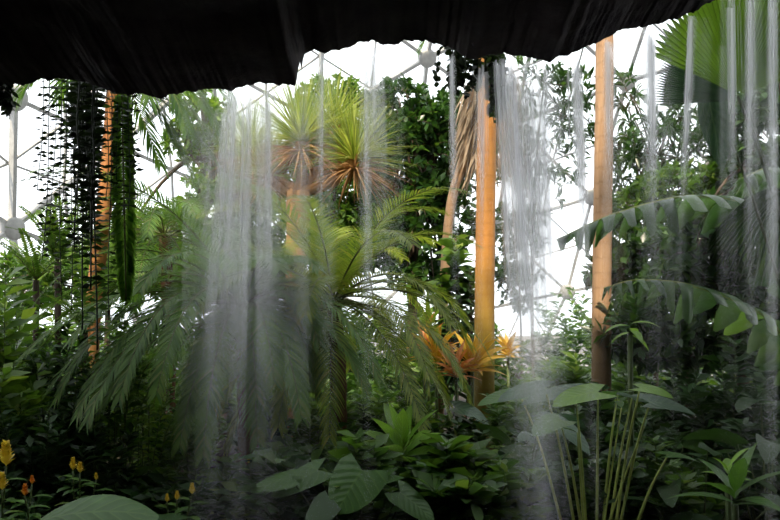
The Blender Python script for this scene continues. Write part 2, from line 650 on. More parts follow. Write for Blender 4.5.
def build_dome():
    q = Quaternion((0.4494, 0.2533, 0.7129, -0.3344))
    q.normalize()
    C, RR, n = V((4.9613, 11.7561, 0.815)), 17.2976, 5
    phi = (1 + 5 ** .5) / 2
    ic = []
    for a in (-1, 1):
        for b in (-phi, phi):
            ic += [V((0, a, b)), V((a, b, 0)), V((b, 0, a))]
    ic = [v.normalized() for v in ic]
    near = lambda i, j: abs((ic[i] - ic[j]).length - 1.05146) < 1e-3
    vs, idx, fs = [], {}, []

    def vid(p):
        p = p.normalized()
        k = (round(p.x, 4), round(p.y, 4), round(p.z, 4))
        k = tuple(0.0 if x == 0 else x for x in k)
        if k not in idx:
            idx[k] = len(vs)
            vs.append(p)
        return idx[k]
    for a in range(12):
        for b in range(a + 1, 12):
            for c in range(b + 1, 12):
                if near(a, b) and near(b, c) and near(a, c):
                    g = lambda i, j: vid(ic[a] * i + ic[b] * j + ic[c] * (n - i - j))
                    for i in range(n):
                        for j in range(n - i):
                            fs.append((g(i, j), g(i + 1, j), g(i, j + 1)))
                            if i + j < n - 1:
                                fs.append((g(i + 1, j), g(i + 1, j + 1), g(i, j + 1)))
    W = [C + (q @ v) * RR for v in vs]
    root = bpy.data.objects.new('ceiling', None)
    col.objects.link(root)
    root['kind'] = 'structure'
    root['label'] = 'geodesic glass dome roof of grey steel struts and round hubs'
    root['category'] = 'dome'
    fr, gl = MB(), MB()
    done = set()

    def strut(p, qq, w, h):
        if p.z < -.3 and qq.z < -.3:
            return
        d = qq - p
        out = ((p + qq) * .5 - C).normalized()
        s = d.cross(out).normalized()
        fr.box((p + qq) * .5, d * .5, s * w, out * h)
    for f in fs:
        p3 = [W[i] for i in f]
        if max(p.z for p in p3) < 0:
            continue
        o = len(gl.v)
        for p in p3:
            gl.add(C + (p - C) * 1.012)
        gl.f.append((o, o + 1, o + 2))
        for a, b in ((0, 1), (1, 2), (2, 0)):
            e = tuple(sorted((f[a], f[b])))
            if e not in done:
                done.add(e)
                strut(W[e[0]], W[e[1]], .055, .10)
        m = [(p3[0] + p3[1]) / 2, (p3[1] + p3[2]) / 2, (p3[2] + p3[0]) / 2]
        for a, b in ((0, 1), (1, 2), (2, 0)):
            strut(C + (m[a] - C) * 1.01, C + (m[b] - C) * 1.01, .028, .04)
    fr.build('dome_frame', M['steel'], root, False)
    gl.build('glazing', M['glass'], root, False)
    hm = None
    for p in W:
        if p.z < .2:
            continue
        out = (p - C).normalized()
        if hm is None:
            h = MB()
            h.tube([V((0, 0, -.16)), V((0, 0, -.13)), V((0, 0, .13)), V((0, 0, .16))], [.26, .32, .32, .26], 18)
            o = h.build('hub', M['steel'], root)
            hm = o
        else:
            o = hm.copy()
            col.objects.link(o)
            o.parent = root
        o.location = p
        o.rotation_mode = 'QUATERNION'
        o.rotation_quaternion = UP.rotation_difference(out)
    wb = MB()
    k = 96
    for i in range(k):
        a = 2 * PI * i / k
        for r, z in ((17.25, -.3), (17.25, 1.45), (17.6, 1.45), (17.6, -.3)):
            wb.add((C.x + math.cos(a) * r, C.y + math.sin(a) * r, z))
    for i in range(k):
        j = (i + 1) % k
        for s in range(3):
            wb.f.append((i * 4 + s, j * 4 + s, j * 4 + s + 1, i * 4 + s + 1))
    w = wb.build('wall_base', M['concrete'], None, False)
    w['kind'] = 'structure'


SIL = [(-60, 88), (0, 86), (10, 85), (28, 84), (40, 80), (55, 79), (75, 80), (95, 85), (112, 92), (125, 96), (140, 93), (155, 97), (163, 99), (172, 94), (190, 92), (205, 89),
       (225, 89), (231, 93), (236, 88), (240, 87), (255, 84), (270, 83), (285, 85), (296, 86), (300, 80), (298, 70), (300, 62), (304, 55), (313, 50), (325, 53), (345, 48), (360, 43),
       (372, 40), (382, 45), (395, 44), (410, 41), (425, 40), (440, 45), (455, 50), (465, 57), (475, 60), (485, 56), (495, 54), (515, 55), (540, 60), (548, 61), (555, 59),
       (575, 52), (590, 45), (605, 40), (615, 32), (630, 28), (645, 27), (665, 22), (685, 16), (700, 8), (715, 0), (760, -26), (830, -50)]
SIL = sorted(SIL)
LIPY = [(-60, 2.75), (100, 2.6), (165, 2.5), (230, 2.55), (296, 2.45), (306, 2.75), (380, 2.9), (470, 2.75), (550, 2.6), (620, 2.7), (720, 2.85), (830, 2.9)]


def lip(px):
    return P(px, interp(SIL, px), interp(LIPY, px))


def build_rock():
    xs = []
    pts = []
    for px in [-60 + i * 1.6 for i in range(int(890 / 1.6) + 1)]:
        q = lip(px)
        q.z += .012 * noise.noise(V((px * .11, 0, 5))) + .006 * noise.noise(V((px * .37, 0, 9)))
        pts.append(q)
    l0, r0 = pts[0], pts[-1]
    left = [V((lerp(l0.x, -4.6, t), lerp(l0.y, 2.2, t), l0.z * (1 - t ** 2.2) - .2 * t)) for t in [i / 40 for i in range(40, 0, -1)]]
    right = [V((lerp(r0.x, 5.2, t), lerp(r0.y, 2.4, t), r0.z * (1 - t ** 2.5) - .2 * t)) for t in [i / 40 for i in range(1, 41)]]
    L_ = [V((-9.5 + i * .33, 2.2, -.25)) for i in range(14)] + left + pts + right + [V((5.4 + i * .4, 2.4, -.25)) for i in range(12)]
    mb = MB()
    nrow = 0
    rows = []
    TOP = 8.5
    for ci, q in enumerate(L_):
        colm = []
        x = q.x
        for k in range(6):                      # back wall of the grotto, floor to vault
            t = k / 6
            colm.append(V((x, -3.2 + .3 * t, lerp(-.3, max(q.z, -.2) + .25, t))))
        nC = 56                                 # vault, from the back wall to the lip
        for k in range(nC):
            t = (k / nC)
            t = 1 - (1 - t) ** 1.7
            y = lerp(-2.9, q.y, t)
            amp = min(1, (1 - t) * 3.0)
            n1 = noise.fractal(V((x * .9, y * 3.4, 1.3)), 1.0, 2.0, 5) * .20 * amp
            n2 = abs(noise.noise(V((x * 2.2, y * 8.5, 7)))) * .10 * min(1, (1 - t) * 9)
            colm.append(V((x, y, max(q.z, -.2) + .22 * (1 - t) * amp + n1 * .7 + abs(n1) * .3 + n2 + .10 * min(1, (1 - t) * 10))))
        colm.append(q.copy())
        nF = 40                                 # cliff face above the lip
        for k in range(1, nF + 1):
            t = k / nF
            t = t ** 1.5
            z = lerp(q.z, TOP + .8 * noise.noise(V((x * .6, 0, 2))), t)
            bul = .30 * noise.fractal(V((x * .7, z * .9, 4)), 1.0, 2.0, 4) * min(1, t * 6)
            colm.append(V((x, q.y + .06 * min(1, t * 30) + .25 * t + bul, z)))
        for k in range(1, 9):                   # top and back
            t = k / 8
            colm.append(V((x, lerp(3.1, -5.0, t), TOP + .5 * noise.noise(V((x * .5, t * 5, 6))))))
        colm.append(V((x, -5.1, -.3)))
        rows.append(colm)
    n = len(rows[0])
    for c in rows:
        for p in c:
            mb.add(p)
    for i in range(len(rows) - 1):
        for j in range(n - 1):
            a = i * n + j
            mb.f.append((a, a + n, a + n + 1, a + 1))
    for i in (0, len(rows) - 1):
        mb.f.append(tuple(i * n + j for j in range(n)))
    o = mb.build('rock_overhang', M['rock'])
    tag(o, 'dark jagged rock overhang that water falls from, along the top of the view', 'rock', None, 'structure')


build_floor()
build_dome()
build_rock()


# ------------------------------------------------------------------ the waterfall
def stream(x0, y0, x1, y1, w0, w1, n, mat, label, seed, dy=.12, rad=(.006, .026), bend=0.):
    rng = random.Random(seed)
    yl = interp(LIPY, x0) + dy
    a, b = P(x0, y0, yl), P(x1, y1, yl + .03)
    k = yl / F
    floor_t = 1.0
    t = thing('water_stream', label, 'water stream', (b.x, b.y, b.z), 'separate streams of the waterfall')
    mb = MB()
    for i in range(n):
        g, g2 = rng.gauss(0, 1), rng.gauss(0, .6)
        ph = rng.random() * 9
        pts = []
        s0 = rng.random() * .05
        s1 = 1 - .45 * rng.random() ** 2
        for j in range(12):
            u = lerp(s0, s1, j / 11)
            w = lerp(w0, w1, u ** .7) * k * .5
            p = a.lerp(b, u) + V((g * w * .55 + bend * k * math.sin(PI * u) + .004 * math.sin(u * 7 + ph) * u, g2 * w * .55 + .004 * math.cos(u * 6 + ph), 0))
            pts.append(p)
        r = rng.uniform(*rad)
        ya = rng.uniform(-.9, .9)
        mb.strip(pts, [r * (.7 + .6 * j / 11) for j in range(12)], V((math.sin(ya), -math.cos(ya), 0)))
    o = mb.build('water_strands', mat, t)
    return t


W1, W2 = M['water'], M['waterthin']
BY = 760
streams = [
    (231, 90, 196, 640, 16, 40, 52, W2, 'pale water stream just beside the small rock tooth, above the date palm crown', .12),
    (248, 87, 238, 700, 20, 44, 56, W2, 'broad hazy water stream falling straight onto the date palm crown', .18),
    (268, 85, 262, 640, 10, 30, 34, W2, 'faint water stream on the yucca side of the hazy group of streams', .12),
    (322, 54, 316, 420, 4, 12, 10, W2, 'thin water thread crossing the upright yucca rosette', .1),
    (364, 45, 365, 690, 6, 14, 20, W2, 'narrow bright water stream along the side of the yucca, reaching the palm fronds', .1),
    (374, 44, 380, 330, 14, 22, 34, W2, 'short pale water stream under the rock notch near the high dome hub', .1),
    (452, 52, 457, 400, 4, 9, 16, W1, 'thin clear water thread in front of the glossy dark tree', .1),
    (482, 62, 477, 400, 7, 16, 22, W1, 'water stream grazing the dead leaf skirt beside the bright orange trunk', .1),
    (506, 58, 556, 760, 24, 40, 84, W1, 'wide white water stream just beyond the bright orange trunk, widest of the fall', .12),
    (526, 60, 562, 760, 18, 34, 64, W1, 'white water stream slanting down to the taro leaves', .12),
    (545, 62, 556, 760, 6, 22, 24, W2, 'thin pale water stream from the lowest bulge of the rock', .12),
    (575, 54, 594, 520, 9, 18, 40, W1, 'bright slim water stream close before the tan palm trunk', .12),
    (609, 38, 613, 420, 7, 14, 18, W1, 'short water stream running down the tan palm trunk', .12),
    (651, 28, 657, 420, 8, 16, 40, W1, 'white water stream at the outer edge of the fan leaf', .12),
    (691, 14, 672, 430, 3, 9, 18, W1, 'curved water thread dripping from the rock across the fan leaf', .05),
    (733, -12, 738, 480, 8, 16, 24, W1, 'water stream over the ribs of the fan leaf near its stalk', .15),
    (752, -22, 754, 520, 9, 18, 34, W1, 'second water stream in from the edge, over the fan palm stalks', .15),
    (773, -30, 767, 760, 8, 18, 44, W1, 'long white water stream nearest the edge of the view', .15),
]
for i, s in enumerate(streams):
    stream(*s[:6], max(5, int(s[6] * .5)), s[7], s[8], 100 + i, s[9])


def build_veil():
    rng = random.Random(55)
    mb = MB()
    zones = [(200, 280, 26), (170, 330, 16), (300, 400, 8), (495, 560, 26), (600, 780, 14), (150, 780, 10)]
    for a, b, n in zones:
        for i in range(n):
            x = rng.uniform(a, b)
            yl = interp(LIPY, x) + rng.uniform(.08, .35)
            q = P(x, interp(SIL, x), yl)
            dx = rng.gauss(.02, .05)
            z0 = q.z - rng.random() ** 2 * .25
            pts = [V((q.x + dx * t, q.y + .02 * t, lerp(z0, 0, t))) for t in [j / 10 for j in range(11)]]
            ya = rng.uniform(-.7, .7)
            hw = rng.uniform(.015, .06)
            mb.strip(pts, [hw] * 11, V((math.sin(ya), -math.cos(ya), 0)))
    o = mb.build('water_veil', M['veil'])
    tag(o, 'thin misty veil of falling water across the mouth of the grotto', 'water', None, 'stuff')


build_veil()

# ------------------------------------------------------------------ palms
def date_palm(label, crown, base, n, L, LL, mat, seed, W=.02, nl=52, r=.07, azr=(0, 2 * PI), extra=(), el=(-.25, .95), droop=(1.3, 2.2), right=0.):
    rng = random.Random(seed)
    t = thing('date_palm', label, 'palm', base)
    tb = MB()
    pts = bez([V(base), V(base).lerp(crown, .5) + V((.05, 0, 0)), crown], 10)
    m = len(pts)
    tb.tube(pts, [r * (1.15 - .2 * i / m) for i in range(m)], 12, rfun=lambda i, j, p: 1 + .12 * math.sin(i * 2.3 + j * 2.1) + .08 * ((i + j) % 2))
    tb.build('trunk', M['datetrunk'], t)
    for i in range(n):
        az = lerp(azr[0], azr[1], ((i * .618) % 1)) + rng.uniform(-.15, .15)
        e = lerp(el[1], el[0], (i + .5) / n) + rng.uniform(-.1, .1)
        path = arch(crown + V((0, 0, -.05 + .08 * rng.random())), az, e, L * (1 - right * max(0, math.cos(az))) * rng.uniform(.8, 1.08), rng.uniform(*droop))
        frond(t, path, nl, LL, W, mat, M['rachis'], .011, 1.0, .35, .10, .35, rng, 3)
    for az, e, l, dr in extra:
        frond(t, arch(crown, az, e, l, dr), nl, LL, W, mat, M['rachis'], .011, 1.0, .35, .10, .35, rng, 3)
    return t


c1 = P(243, 305, 6.3)
date_palm('big arching date palm with a blue-green crown under the hazy streams', c1, (c1.x, c1.y, -.1), 40, 2.1, .30, M['date'], 1, .024, 64, .085, right=.55,
          extra=[(-PI / 2 - .15, -.2, 1.75, 1.6), (-PI / 2 + .5, .1, 1.8, 1.9), (-PI / 2 + .9, .35, 1.9, 2.0), (PI + .35, .35, 2.2, 2.0), (PI + .6, .1, 2.1, 1.7), (PI + .15, .55, 2.1, 1.9), (-PI / 2 - .6, .2, 2.0, 2.0), (PI + .8, .3, 2.0, 2.1),
                 (-PI / 2, -.05, 1.9, 2.1), (-PI / 2 - .9, -.1, 1.9, 1.8), (-PI / 2 + .3, -.4, 1.6, 1.2), (-PI / 2 - .35, .4, 2.0, 2.4), (-PI / 2 + 1.1, .15, 1.6, 2.0), (-.35, .1, 1.5, 1.8), (PI + .5, -.15, 2.0, 1.4)])
c2 = P(334, 300, 6.9)
date_palm('sunlit yellow-green date palm behind and beside the big blue-green one', c2, (c2.x, c2.y, -.1), 44, 1.95, .32, M['datelite'], 2, .022, 56, .07, el=(-.4, 1.15))
c3 = P(165, 235, 8.4)
date_palm('smaller feathery palm behind the hanging fern and the big palm', c3, (c3.x, c3.y, -.1), 26, 1.7, .30, M['date'], 3, .022, 48, .07)


def tall_palm(label, pts, r, mat, seed, crown=True, L=2.2, nf=9, down=.4):
    t = thing('tall_palm', label, 'palm', pts[0])
    tb = MB()
    path = bez(pts, 16)
    m = len(path)
    tb.tube(path, [r * (1.12 - .2 * i / m) for i in range(m)], 20, rfun=lambda i, j, p: 1 + .025 * (i % 2) + .012 * math.sin(j * 1.9 + i))
    tb.build('trunk', mat, t)
    if crown:
        rng = random.Random(seed)
        for i in range(nf):
            az = 2 * PI * i / nf + rng.uniform(-.2, .2)
            frond(t, arch(path[-1], az, rng.uniform(.2, 1.1), L, 1.6), 34, .42, .03, M['mid'], M['rachis'], .014, 1.0, .4, .12, .3, rng, 2)
    return t


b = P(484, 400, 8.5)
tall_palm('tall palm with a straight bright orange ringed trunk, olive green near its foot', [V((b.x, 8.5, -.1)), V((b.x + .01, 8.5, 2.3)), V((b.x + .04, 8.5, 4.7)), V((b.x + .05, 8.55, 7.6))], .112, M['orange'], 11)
b = P(601, 400, 7.8)
tall_palm('tall palm with a tan trunk rising past the dome hub', [V((b.x, 7.8, -.1)), V((b.x + .01, 7.8, 2.3)), V((b.x + .04, 7.8, 4.7)), V((b.x + .05, 7.85, 7.4))], .098, M['tan'], 12)

lp = [P(86, 400, 8.3), P(92, 325, 8.3), P(104, 210, 8.3), P(116, 62, 8.3)]
lp[0].z = -.1
t = thing('feather_palm', 'slender rust-orange palm trunk behind the hanging vines, feathery fronds at its top', 'palm', lp[0])
tb = MB()
path = bez(lp, 12)
tb.tube(path, [.092 * (1.1 - .25 * i / len(path)) for i in range(len(path))], 14, rfun=lambda i, j, p: 1 + .04 * math.sin(i * 1.7 + j * 2.1))
tb.build('trunk', M['leftt'], t)
top = path[-1]
for az, e, l, dr in [(-.1, .1, 1.7, 2.2), (-.5, -.1, 1.6, 2.0), (.25, .35, 1.8, 2.2), (-.25, -.35, 1.5, 1.4), (.6, .2, 1.6, 2.0), (-.9, .2, 1.5, 2.4), (.1, -.3, 1.5, 1.2), (-.3, .5, 1.9, 2.4), (-.2, -.7, 1.3, .8), (-.1, -.85, 1.7, .5), (.35, -.6, 1.8, .6), (-.5, -1.0, 1.5, .3), (-.15, -.45, 1.8, .8), (3.3, .3, 1.3, 2.0), (2.6, .5, 1.3, 2.0), (4.0, .5, 1.2, 2.2), (1.6, .8, 1.4, 1.6)]:
    frond(t, arch(top, az, e, l, dr), 26, .52, .036, M['mid'], M['rachis'], .010, .85, .5, .15, .2, R, 3)

# palm with a skirt of dead leaves behind the orange trunk
sp = [P(438, 300, 11), P(448, 228, 11), P(466, 150, 11), P(482, 60, 11), P(486, 0, 11)]
sp[0].z = -.1
t = thing('skirted_palm', 'leaning thin palm with a shaggy skirt of dead brown leaves behind the orange trunk', 'palm', sp[0])
tb = MB()
path = bez(sp, 10)
tb.tube(path, [.075] * len(path), 10)
tb.build('trunk', M['tan'], t)
rng = random.Random(5)
mb = MB()
for i in range(420):
    py = rng.uniform(70, 150)
    c = P(lerp(476, 496, rng.random()) + rng.uniform(-6, 6), py, 11)
    az = rng.uniform(0, 2 * PI)
    d = V((math.cos(az) * .42, math.sin(az) * .42, -.85 + rng.random() * .3))
    mb.leaf(c + V((math.cos(az) * .1, math.sin(az) * .1, 0)), d, rv(rng), rng.uniform(.5, .95), rng.uniform(.03, .06), 4, 'strap', .5, .3)
mb.build('dead_leaf_skirt', M['skirt'], t)
for i in range(12):
    frond(t, arch(path[-1], i * 2.4, rng.uniform(0, 1), 1.4, 1.8), 24, .4, .03, M['mid'], M['rachis'], .012, .7, .4, .3, .2, rng, 2)

# ------------------------------------------------------------------ yucca group
Y = 9.5
yb = P(297, 420, Y)
t = thing('yucca', 'branched yucca with spiky light green heads and orange dead lower leaves', 'yucca', (yb.x, Y, -.1))
tb = MB()
fk = P(299, 192, Y)
tb.tube(bez([V((yb.x, Y, -.1)), P(294, 320, Y), fk], 8), [.12 + .04 * max(0, i - 10) / 6 for i in range(17)], 12, rfun=lambda i, j, p: 1 + .12 * math.sin(i * 2.1 + j * 2.4))
tb.build('trunk', M['boots'], t)
heads = [(301, 142, .0, 300, 1.0), (354, 160, -.15, 280, .95), (266, 176, .2, 170, .8), (252, 150, .5, 150, .85), (334, 128, .4, 180, .9)]
for i, (hx, hy, dy, n, k) in enumerate(heads):
    c = P(hx, hy, Y + dy)
    bt = MB()
    bp = bez([fk, fk.lerp(c, .5) + V((.03, 0, -.1)), c], 6)
    bt.tube(bp, [.075 * k] * len(bp), 10, rfun=lambda i, j, p: 1 + .14 * math.sin(i * 2.1 + j * 2.4))
    bt.build('branch', M['boots'], t)
    rosette(t, c, n, .95 * k, .024, M['yucca'], 20 + i, (-.1, 1.5), 'rosette', .5)
    rosette(t, c - V((0, 0, .12)), int(n * .45), .85 * k, .026, M['dead'], 40 + i, (-.55, .15), 'dead_leaves', .55)

# ------------------------------------------------------------------ trees
tree('glossy_tree', 'large glossy dark green broadleaf tree between the yucca and the orange trunk', 'tree', V((P(415, 330, 13).x, 13, -.1)),
     [P(412, 330, 13), P(416, 220, 13), P(412, 120, 13)],
     [(P(412, 165, 13), (1.15, 1.1, 1.3)), (P(425, 225, 12.8), (1.05, 1.0, .95)), (P(398, 120, 13), (.85, .9, .8)), (P(445, 150, 13.3), (.8, .8, 1.1)), (P(385, 250, 13), (.6, .7, .40)), (P(420, 275, 12.6), (.7, .6, .35))],
     M['ficus'], M['bark'], 820, 15, .17, .10, 31, .12)
tree('leafy_tree', 'mid green tree with small leaves behind the yucca heads', 'tree', V((P(330, 330, 15).x, 15, -.1)),
     [P(332, 300, 15), P(335, 160, 15)], [(P(335, 195, 15), (1.5, 1.0, 1.6)), (P(330, 110, 15.4), (.9, .8, .8)), (P(375, 215, 14.6), (.9, .8, .9)), (P(300, 258, 14.2), (1.7, .9, .85))], M['mid'], M['bark'], 1250, 14, .15, .08, 32, .10)
tree('pale_tree', 'light green tree with a leaning brown trunk behind the feathery palm fronds', 'tree', V((P(222, 330, 12).x, 12, -.1)),
     [P(226, 260, 12), P(216, 150, 12), P(200, 85, 12)], [(P(200, 120, 12), (.55, .6, .6)), (P(190, 145, 12.2), (.45, .5, .4)), (P(225, 210, 12.3), (.9, .8, .9)), (P(255, 180, 13), (.6, .6, .8)), (P(165, 258, 12.5), (1.5, .9, .85)), (P(235, 255, 12.6), (.9, .8, .8))], M['light'], M['bark'], 1050, 13, .15, .065, 33, .14)
tree('airy_tree', 'thin airy tree with dark drooping leaflets between the orange and tan trunks', 'tree', V((P(535, 330, 10).x, 10, -.1)),
     [P(532, 300, 10), P(535, 180, 10), P(545, 70, 10)], [(P(545, 130, 10), (.75, .7, 1.1)), (P(520, 200, 10), (.55, .6, .8)), (P(575, 110, 10.3), (.45, .5, .7)), (P(520, 255, 10), (.35, .4, .5))], M['ficus'], M['bark'], 190, 12, .17, .05, 34, .03, None, 'lance', .9)
tree('slender_tree', 'slender silhouetted tree on the far side of the orange trunk, by the dome base', 'tree', V((P(522, 340, 13).x, 13, -.1)),
     [P(520, 300, 13), P(512, 200, 13)], [(P(506, 255, 13), (.35, .5, 1.0)), (P(520, 290, 13), (.3, .4, .5))], M['ficus'], M['bark'], 90, 11, .14, .07, 35, .025)
tree('umbrella_tree', 'tree with hanging finger-like leaflets against the sky beyond the tan trunk', 'tree', V((P(655, 330, 9).x, 9, -.1)),
     [P(655, 280, 9), P(640, 190, 9), P(660, 125, 9)], [(P(655, 140, 9), (.65, .6, .35)), (P(690, 120, 9.2), (.5, .5, .35)), (P(630, 165, 9), (.35, .4, .45)), (P(625, 95, 9.4), (.2, .3, .35)), (P(700, 165, 9.3), (.45, .4, .35))], M['ficus'], M['bark'], 190, 10, .20, .045, 36, .04, None, 'lance', 1.2)
tree('bushy_tree', 'bright green small-leaved bushy tree above the torn drooping leaf', 'tree', V((P(690, 330, 8.4).x, 8.4, -.1)),
     [P(688, 260, 8.4), P(690, 200, 8.4)], [(P(678, 195, 8.4), (.65, .6, .35)), (P(630, 215, 8.5), (.45, .5, .3)), (P(735, 190, 8.5), (.5, .5, .4))], M['mid'], M['bark'], 420, 14, .11, .05, 37, .05)
tree('shade_tree', 'dense dark tree filling the shade behind the fan palm', 'tree', V((P(745, 330, 7.8).x, 7.8, -.1)),
     [P(742, 260, 7.8), P(745, 160, 7.8)], [(P(765, 150, 8.0), (.55, .7, .9)), (P(730, 250, 7.6), (.9, .7, .6)), (P(660, 270, 8.2), (.9, .6, .5)), (P(760, 310, 7.4), (.6, .6, .7)), (P(680, 330, 7.8), (1.0, .6, .5))], M['ficus'], M['bark'], 950, 14, .18, .08, 38, .08)
tree('far_tree', 'distant tree seen low against the glass beyond the small feathery palm', 'tree', V((P(105, 330, 16).x, 16, -.1)),
     [P(108, 300, 16), P(105, 260, 16)], [(P(70, 280, 16), (1.6, 1, .7)), (P(140, 262, 16), (1.6, 1, .8)), (P(10, 285, 15), (1.2, 1, .7))], M['mid'], M['bark'], 520, 13, .18, .09, 39, .09)

# upright shrub with big dark leaves and croton bed
rng = random.Random(8)
Y = 9.6
b = V((P(455, 330, Y).x, Y, -.1))
t = thing('dracaena', 'upright dracaena with big dark leaves and a light green top, beside the orange trunk', 'shrub', b)
for dx, topy, n in ((0, 238, 120), (.2, 268, 80), (-.18, 280, 80)):
    st = MB()
    top = P(455, topy, Y) + V((dx, 0, 0))
    pp = bez([b + V((dx * .3, 0, 0)), b.lerp(top, .5) + V((dx * .4 + .04, 0, 0)), top], 6)
    st.tube(pp, .022, 7)
    st.build('stem', M['bark'], t)
    lb, lt = MB(), MB()
    for i in range(n):
        u = i / n
        p, d = at(pp, .38 + .6 * u)
        a = i * 2.4
        e = lerp(-.1, .9, u ** 2)
        m = lt if u > .8 else lb
        m.leaf(p, V((math.cos(a), math.sin(a), e + rng.uniform(-.2, .5))), UP + rv(rng) * .7, rng.uniform(.30, .42) * (1.1 - .25 * u), .13, 5, 'lance', 1.2, .2)
    lb.build('foliage', M['dark'], t)
    lt.build('top_leaves', M['light'], t)


def leafy_rosette(name, label, cat, c, n, L, W, mat, seed, group=None, el=(.2, 1.4), prof='lance', droop=.8, part='leaf', h=.0):
    rng = random.Random(seed)
    t = thing(name, label, cat, (c.x, c.y, -.08), group)
    sb = MB()
    sb.tube([V((c.x, c.y, -.08)), V((c.x + .01, c.y, c.z * .5)), c], .02, 7)
    sb.build('stem', M['greenstem'], t)
    for i in range(n):
        a = i * 2.399 + rng.random() * .3
        e = lerp(el[0], el[1], i / n)
        mb = MB()
        k = rng.uniform(.8, 1.15)
        mb.leaf(c + V((0, 0, .1 * i / n)), V((math.cos(a) * math.cos(e), math.sin(a) * math.cos(e), math.sin(e))), UP + rv(rng) * .5, L * k, W * k, 7, prof, droop, .25)
        mb.build(part, mat, t)
    return t


leafy_rosette('croton', 'yellow and orange croton close against the orange trunk', 'croton', P(472, 372, 8.1), 26, .46, .085, M['croton'], 61)
leafy_rosette('croton', 'yellow croton between the dracaena and the sunny palm fronds', 'croton', P(436, 362, 8.4), 26, .44, .08, M['croton'], 62)
leafy_rosette('croton', 'low rust-red croton at the foot of the yellow ones', 'croton', P(456, 378, 7.9), 22, .36, .08, M['crotonred'], 63)
leafy_rosette('croton', 'tall brown-red croton shoot beside the sunny palm fronds', 'croton', P(424, 352, 8.6), 9, .4, .06, M['crotonred'], 64, None, (.6, 1.4))
leafy_rosette('bromeliad', 'light green strap-leaved bromeliad just above the croton bed', 'bromeliad', P(428, 335, 9.0), 16, .5, .07, M['light'], 65, None, (.2, 1.3), 'strap')
leafy_rosette('croton', 'small yellow croton on the far side of the orange trunk', 'croton', P(508, 358, 8.6), 20, .26, .06, M['croton'], 66)

# ------------------------------------------------------------------ hanging plants at the lip
rng = random.Random(77)
vines = [(44, 80, 40, 190), (50, 79, 44, 260), (57, 79, 52, 235), (62, 79, 60, 300), (67, 80, 63, 225), (72, 80, 70, 310), (78, 80, 74, 200), (82, 81, 76, 250), (85, 82, 80, 172), (88, 83, 80, 330),
         (90, 83, 86, 180), (93, 84, 92, 205), (95, 84, 95, 350), (98, 85, 88, 290), (107, 88, 107, 200), (112, 90, 110, 320), (118, 92, 116, 265),
         (122, 94, 124, 230), (128, 95, 129, 210), (133, 94, 132, 175)]
for i in range(16):
    x = rng.uniform(76, 99)
    vines.append((x, interp(SIL, x), x + rng.uniform(-6, 4), rng.uniform(140, 260)))
for i, (x0, y0, x1, y1) in enumerate(vines):
    Yv = interp(LIPY, x0) + rng.uniform(.12, .55)
    a, b = P(x0, y0 - 6, Yv), P(x1, y1, Yv + .02)
    dense = 78 <= x0 <= 100
    t = thing('hanging_vine', 'thin dark vine with small paired leaves hanging from the rock before the rust-orange trunk', 'vine', a, 'hanging vines beside the rust-orange trunk')
    pts = []
    ph = rng.random() * 6
    for j in range(15):
        u = j / 14
        pts.append(a.lerp(b, u) + V((.007 * math.sin(u * 5 + ph), .01 * math.cos(u * 4 + ph), 0)) * u)
    sb, lb = MB(), MB()
    sb.tube(pts, .002 if not dense else .004, 5)
    ln = (b - a).length
    step = .030 if dense else .026
    k = int(ln / step)
    for j in range(k):
        p, d = at(pts, (j + .3) / k)
        az = rng.uniform(-.5, .5)
        for s in (-1, 1):
            if rng.random() < .1:
                continue
            dd = V((s * math.cos(az), math.sin(az), rng.uniform(-.15, .45)))
            lb.leaf(p, dd, UP * .3 + rv(rng), rng.uniform(.026, .044) * (1.35 if dense else 1), rng.uniform(.013, .020) * (1.3 if dense else 1), 2, 'lance', .5, .2)
    sb.build('stem', M['vine'], t)
    lb.build('leaves', M['vine'] if y1 < 300 else M['vinegreen'], t)

# long hanging fern frond
a, b = P(122, 90, 3.05), P(126, 302, 3.0)
t = thing('hanging_fern', 'single long narrow green fern frond hanging down beside the rust-orange trunk', 'fern', a)
path = bez([a, P(123, 150, 3.05), P(125, 235, 3.03), b], 8)
mb = MB()
nl = 90
for i in range(nl):
    u = .02 + .97 * i / nl
    p, d = at(path, u)
    w = .066 * (math.sin(PI * min(1, .12 + .86 * u)) ** .5)
    for s in (-1, 1):
        mb.leaf(p, V((s * .8, rng.uniform(-.3, .3), -.75)), V((0, -1, .2)), w * rng.uniform(1.1, 1.35), .024, 2, 'ell', .4, .25)
fo = mb.build('leaflets', M['hangfern'], t)
sb = MB()
sb.tube(path, .004, 5)
sb.build('rachis', M['rachis'], t)

# vine under the rock, before the top of the orange trunk
t = thing('hanging_ivy', 'dark round-leaved vine dangling from the rock before the top of the orange trunk', 'vine', P(475, 55, 3.05))
sb, lb, lg = MB(), MB(), MB()
for i in range(46):
    x = rng.choice([rng.uniform(440, 478), rng.uniform(455, 505), rng.uniform(484, 502)])
    Yv = 3.0 + rng.uniform(0, .35)
    a = P(x, interp(SIL, x) - 6, Yv)
    ln = rng.uniform(14, 44) * (1.25 if x > 484 else 1.0) + (14 if 490 < x < 500 else 0)
    b = P(x + rng.uniform(-8, 8), interp(SIL, x) + ln, Yv + rng.uniform(-.05, .05))
    pts = bez([a, a.lerp(b, .5) + V((rng.uniform(-.02, .02), 0, 0)), b], 5)
    sb.tube(pts, .002, 4)
    for j in range(int(ln / 2.2)):
        p, d = at(pts, rng.uniform(.1, .999))
        m = lg if x > 484 and rng.random() < .6 else lb
        m.leaf(p, rv(rng) + V((0, 0, -.4)), UP + rv(rng), rng.uniform(.026, .042), rng.uniform(.020, .030), 3, 'round', .3, .1)
sb.build('stems', M['vine'], t)
lb.build('dark_leaves', M['vine'], t)
lg.build('green_leaves', M['vinegreen'], t)
